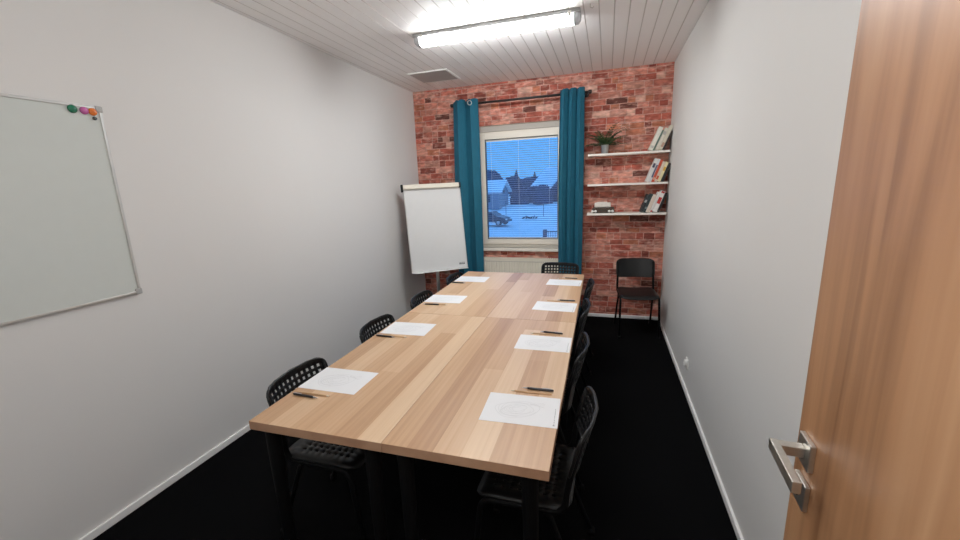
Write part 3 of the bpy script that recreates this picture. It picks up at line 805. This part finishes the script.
q.add(vs, fs); o = q.build('snowy_ground', M_snow, smooth=True); struct(o)

def blob(name, x, y, w, d, h, m, label, cat, group, seed, dome=False):
    rnd = random.Random(seed); t = thing(name, label, cat, (x, y, gz(y)-.15), 0, group)
    q = MB(); vs = []; nu, nv = 28, 14
    for j in range(nv+1):
        ph = PI*j/nv/2*1.0
        for i in range(nu):
            th = 2*PI*i/nu
            k = 1+rnd.uniform(-.10, .10)
            sq = lambda v: math.copysign(abs(v)**(.8 if dome else .6), v); pw_ = 1.0 if dome else .5
            vs.append((w/2*sq(math.cos(th))*math.cos(ph)**pw_*k if j < nv else 0, d/2*sq(math.sin(th))*math.cos(ph)**pw_*k if j < nv else 0, h*math.sin(ph)**.8*(1+rnd.uniform(-.12, .12))))
    fs = [(j*nu+i, j*nu+(i+1) % nu, (j+1)*nu+(i+1) % nu, (j+1)*nu+i) for j in range(nv) for i in range(nu)]
    q.add(vs, fs); q.build('foliage', m, t)
    return t
xx = -19.0
labels = ['dark hedge bush outside, left beside the pale house', 'dark hedge bush outside, second from the left', 'dark hedge bush outside, in the middle of the window', 'dark hedge bush outside, just right of the middle', 'dark hedge bush outside, near the right house', 'dark hedge bush outside, at the right curtain edge']
for k in range(6):
    blob('hedge_bush', -13.7+k*1.95, 65+2.6*(k % 2), 3.0, 1.8, 2.35+.2*(k % 3), M_hedge, labels[k], 'bush', 'hedge bushes at the edge of the snowy yard', 40+k)
tl = ['bare dark tree crown behind the hedge, far left in the window', 'bare dark tree crown behind the hedge, left of the taller conifer', 'broad dark tree crown behind the hedge between the two conifers', 'broad dark tree crown behind the hedge, right of the conifers', 'low dark tree crown beside the right house roof']
for k, (bx_, w_, h_) in enumerate(((-24.5, 7, 5.2), (-20.4, 7.5, 3.7), (-17.0, 7.6, 3.3), (-13.4, 7.4, 3.6), (-9.6, 7.4, 3.2))):
    t = blob('bare_tree', bx_, 86+4.2*(k % 3), w_, 3, h_, M_hedge, tl[k], 'tree', 'dark trees beyond the hedge', 70+k, True)
    q = MB(); q.tube([(0, 0, -.2), (0, 0, 2)], .25, 8); q.build('trunk', M_conifer, t)
def conifer(x, y, h, w, label, seed):
    rnd = random.Random(seed); t = thing('conifer', label, 'tree', (x, y, gz(y)-.1), 0, 'pointed conifers beyond the hedge')
    q = MB(); q.tube([(0, 0, 0), (0, 0, h*.9)], [.22, .05], 8); q.build('trunk', M_conifer, t)
    q = MB(); n = 18
    for L_ in range(9):
        z0 = h*(.08+.1*L_); r = w/2*(1-L_/9.2); z1 = z0+h*.2
        ring = [(r*(1+rnd.uniform(-.3, .15))*math.cos(2*PI*i/n), r*(1+rnd.uniform(-.3, .15))*math.sin(2*PI*i/n), z0-rnd.uniform(0, .2)) for i in range(n)]
        q.add(ring+[(0, 0, min(z1, h))], [(i, (i+1) % n, n) for i in range(n)])
    q.build('foliage', M_conifer, t)
conifer(-17.6, 81, 5.6, 3.2, 'taller pointed conifer outside, left of the middle of the window', 3)
conifer(-13.9, 81, 5.0, 3.0, 'shorter pointed conifer outside, right of the taller one', 4)

def house(x, y, w, d, hw_, hr, rz, label, wm, gable):
    t = thing('house', label, 'house', (x, y, gz(y)-.1), rz, 'houses beyond the snowy yard')
    q = MB(); q.box(-w/2, w/2, -d/2, d/2, 0, hw_)
    q.add([(-w/2, -d/2, hw_), (-w/2, d/2, hw_), (-w/2, 0, hw_+hr)], [(0,1,2)]); q.add([(w/2, -d/2, hw_), (w/2, d/2, hw_), (w/2, 0, hw_+hr)], [(0,2,1)])
    q.build('walls', wm, t)
    q = MB(); o_ = .5; k = hr/(d/2)
    for s in (-1, 1):
        e = [(-w/2-o_, s*(d/2+o_), hw_-k*o_+.05), (w/2+o_, s*(d/2+o_), hw_-k*o_+.05), (w/2+o_, 0, hw_+hr+.05), (-w/2-o_, 0, hw_+hr+.05)]
        q.add(e+[(p[0], p[1], p[2]+.28) for p in e], [(0,1,2,3), (4,5,6,7), (0,1,5,4), (1,2,6,5), (2,3,7,6), (3,0,4,7)])
    rf = q.build('snowy_roof', M_snow, t)
    q = MB(); q.box(w*.2, w*.2+.7, -.3, .4, hw_+hr*.6, hw_+hr+1.0); q.build('chimney', wm, rf)
    for wx in (-w*.28, w*.05, w*.33):
        q = MB(); q.box(wx-.55, wx+.55, -d/2-.04, -d/2+.02, hw_*.42, hw_*.82); q.build('window', M_hwin, t)
    if gable:
        q = MB(); q.box(w/2-.02, w/2+.05, -.6, .6, hw_*.9, hw_+hr*.4); q.build('window', M_hwin, t)
house(-20.6, 60, 11, 7.5, 2.4, 1.4, R(3), 'low pale house with a snowy roof at the left window edge', M_house, True)
house(-8.9, 76, 8, 6.2, 2.2, 3.2, R(-56), 'house with a steep snowy roof at the right window edge', M_house2, True)

def car(x, y, rz, label):
    t = thing('car', label, 'car', (x, y, gz(y)-.05), rz, 'parked cars in the snowy yard')
    prof = [(-2.1,.35), (-2.15,.75), (-1.95,.92), (-1.55,1.0), (-1.0,1.38), (.35,1.42), (1.05,.98), (1.85,.82), (2.1,.62), (2.1,.35)]
    q = MB(); n = len(prof); W = .85
    vs = [(a, -W*(1 if c < 1.05 else .82), c) for a, c in prof]+[(a, W*(1 if c < 1.05 else .82), c) for a, c in prof]
    q.add(vs, [tuple(range(n)), tuple(range(2*n-1, n-1, -1))]+[(i, (i+1) % n, n+(i+1) % n, n+i) for i in range(n)])
    q.build('body', M_car, t, bevel=.06)
    for s in (-1, 1):
        q = MB(); q.add([(-1.35, s*.845, 1.03), (-.95, s*.74, 1.33), (.3, s*.74, 1.36), (.9, s*.845, 1.02)], [(0,1,2,3)]); q.build('side_window', M_hwin, t)
        for wx in (-1.3, 1.3):
            q = MB(); q.tube([(wx, s*.66, .33), (wx, s*.88, .33)], .33, 18); wl = q.build('wheel', M_tyre, t)
            q = MB(); q.tube([(wx, s*.87, .33), (wx, s*.89, .33)], .19, 14); q.build('hubcap', M_alu, wl)
    for a in (-.75, .4):
        q = MB(); q.box(2.0, 2.12, a, a+.35, .6, .74); q.build('headlight', M_white, t)
    q = MB(); q.box(-1.0, .3, -.62, .62, 1.41, 1.47); q.build('roof_snow', M_snow, t, bevel=.03)
car(-11.75, 41, R(-12), 'dark parked car in the snow, left in the window')
car(-7.95, 25, R(-5), 'dark car roof at the bottom left window corner')
fn = thing('yard_fence', 'grey metal yard fence at the bottom right of the window view', 'fence', (-3.66, 25, gz(25)-.1))
fz = -1.27-(gz(25)-.1)
q = MB(); q.box(-.12, .12, -.12, .12, 0, fz+.02); q.build('post', M_fence, fn)
for a in (fz-.12, .3):
    q = MB(); q.box(.1, 3.6, -.03, .03, a, a+.065); q.build('rail', M_fence, fn)
q = MB()
for k in range(24): q.box(.2+k*.14, .225+k*.14, -.012, .012, .1, fz-.06)
q.build('bars', M_fence, fn)
hp = thing('wood_heap', 'small dark heap lying in the snow in the middle of the yard', 'heap', (-8.25, 45, gz(45)))
for k in range(6):
    rnd = random.Random(k+60); q = MB(); a = rnd.uniform(0, PI); ox = -.7+.28*k
    q.tube([(ox-.35*math.cos(a), -.3*math.sin(a), .1), (ox+.35*math.cos(a), .3*math.sin(a), .2+rnd.uniform(0, .2))], .07, 8); q.build('log', M_tyre, hp)
for k in range(3):
    px = (-12.3, -7.2, -5.2)[k]; py = (50, 48, 46)[k]
    q = MB(); q.tube([(0, 0, 0), (0, 0, 1.9)], .035, 8); o = q.build('yard_post', M_fence); o.location = (px, py, gz(py)-.15)
    tag(o, ('thin post standing in the snow behind the parked car', 'thin post standing in the snow right of the dark heap', 'thin post standing in the snow nearest the right curtain')[k], 'post', 'thin posts in the snowy yard')

# ------------------------------------------------------------------ world + lights
w = bpy.data.worlds.new('dusk'); bpy.context.scene.world = w; w.use_nodes = True
nt = w.node_tree; bg = nt.nodes['Background']
tc = nt.nodes.new('ShaderNodeTexCoord'); sp = nt.nodes.new('ShaderNodeSeparateXYZ'); cr = nt.nodes.new('ShaderNodeValToRGB')
nt.links.new(tc.outputs['Generated'], sp.inputs[0]); nt.links.new(sp.outputs[2], cr.inputs[0]); nt.links.new(cr.outputs[0], bg.inputs[0])
e = cr.color_ramp.elements; e[0].position = 0; e[0].color = lin(92, 168, 246); e[1].position = .35; e[1].color = lin(70, 150, 246)
bg.inputs[1].default_value = 1.2

hl = bpy.data.lights.new('hall_fill', 'AREA'); hl.shape = 'RECTANGLE'; hl.size = 1.0; hl.size_y = .5; hl.energy = 8; hl.color = (.97, .985, 1)  # unseen fill added behind the camera to brighten the near end
ho = bpy.data.objects.new('hall_fill', hl); C.objects.link(ho); ho.location = (-.3, -.5, HC-.02)

l2 = bpy.data.lights.new('doorway_fill', 'POINT'); l2.shadow_soft_size = .16; l2.energy = 21; l2.color = (.97, .985, 1)  # added fill without a fixture, lifts the ceiling and near walls
o2 = bpy.data.objects.new('doorway_fill', l2); C.objects.link(o2); o2.location = (-.35, .25, 2.0)
sn = bpy.data.lights.new('dusk_sky_glow', 'SUN'); sn.energy = .9; sn.color = (.30, .66, 1); sn.angle = R(120)
so_ = bpy.data.objects.new('dusk_sky_glow', sn); C.objects.link(so_); so_.location = (-5, 30, 20); so_.rotation_euler = (R(-25), 0, 0)
vs_ = bpy.context.scene.view_settings
vs_.view_transform = 'Standard'; vs_.look = 'None'; vs_.exposure = .14; vs_.gamma = 1.08
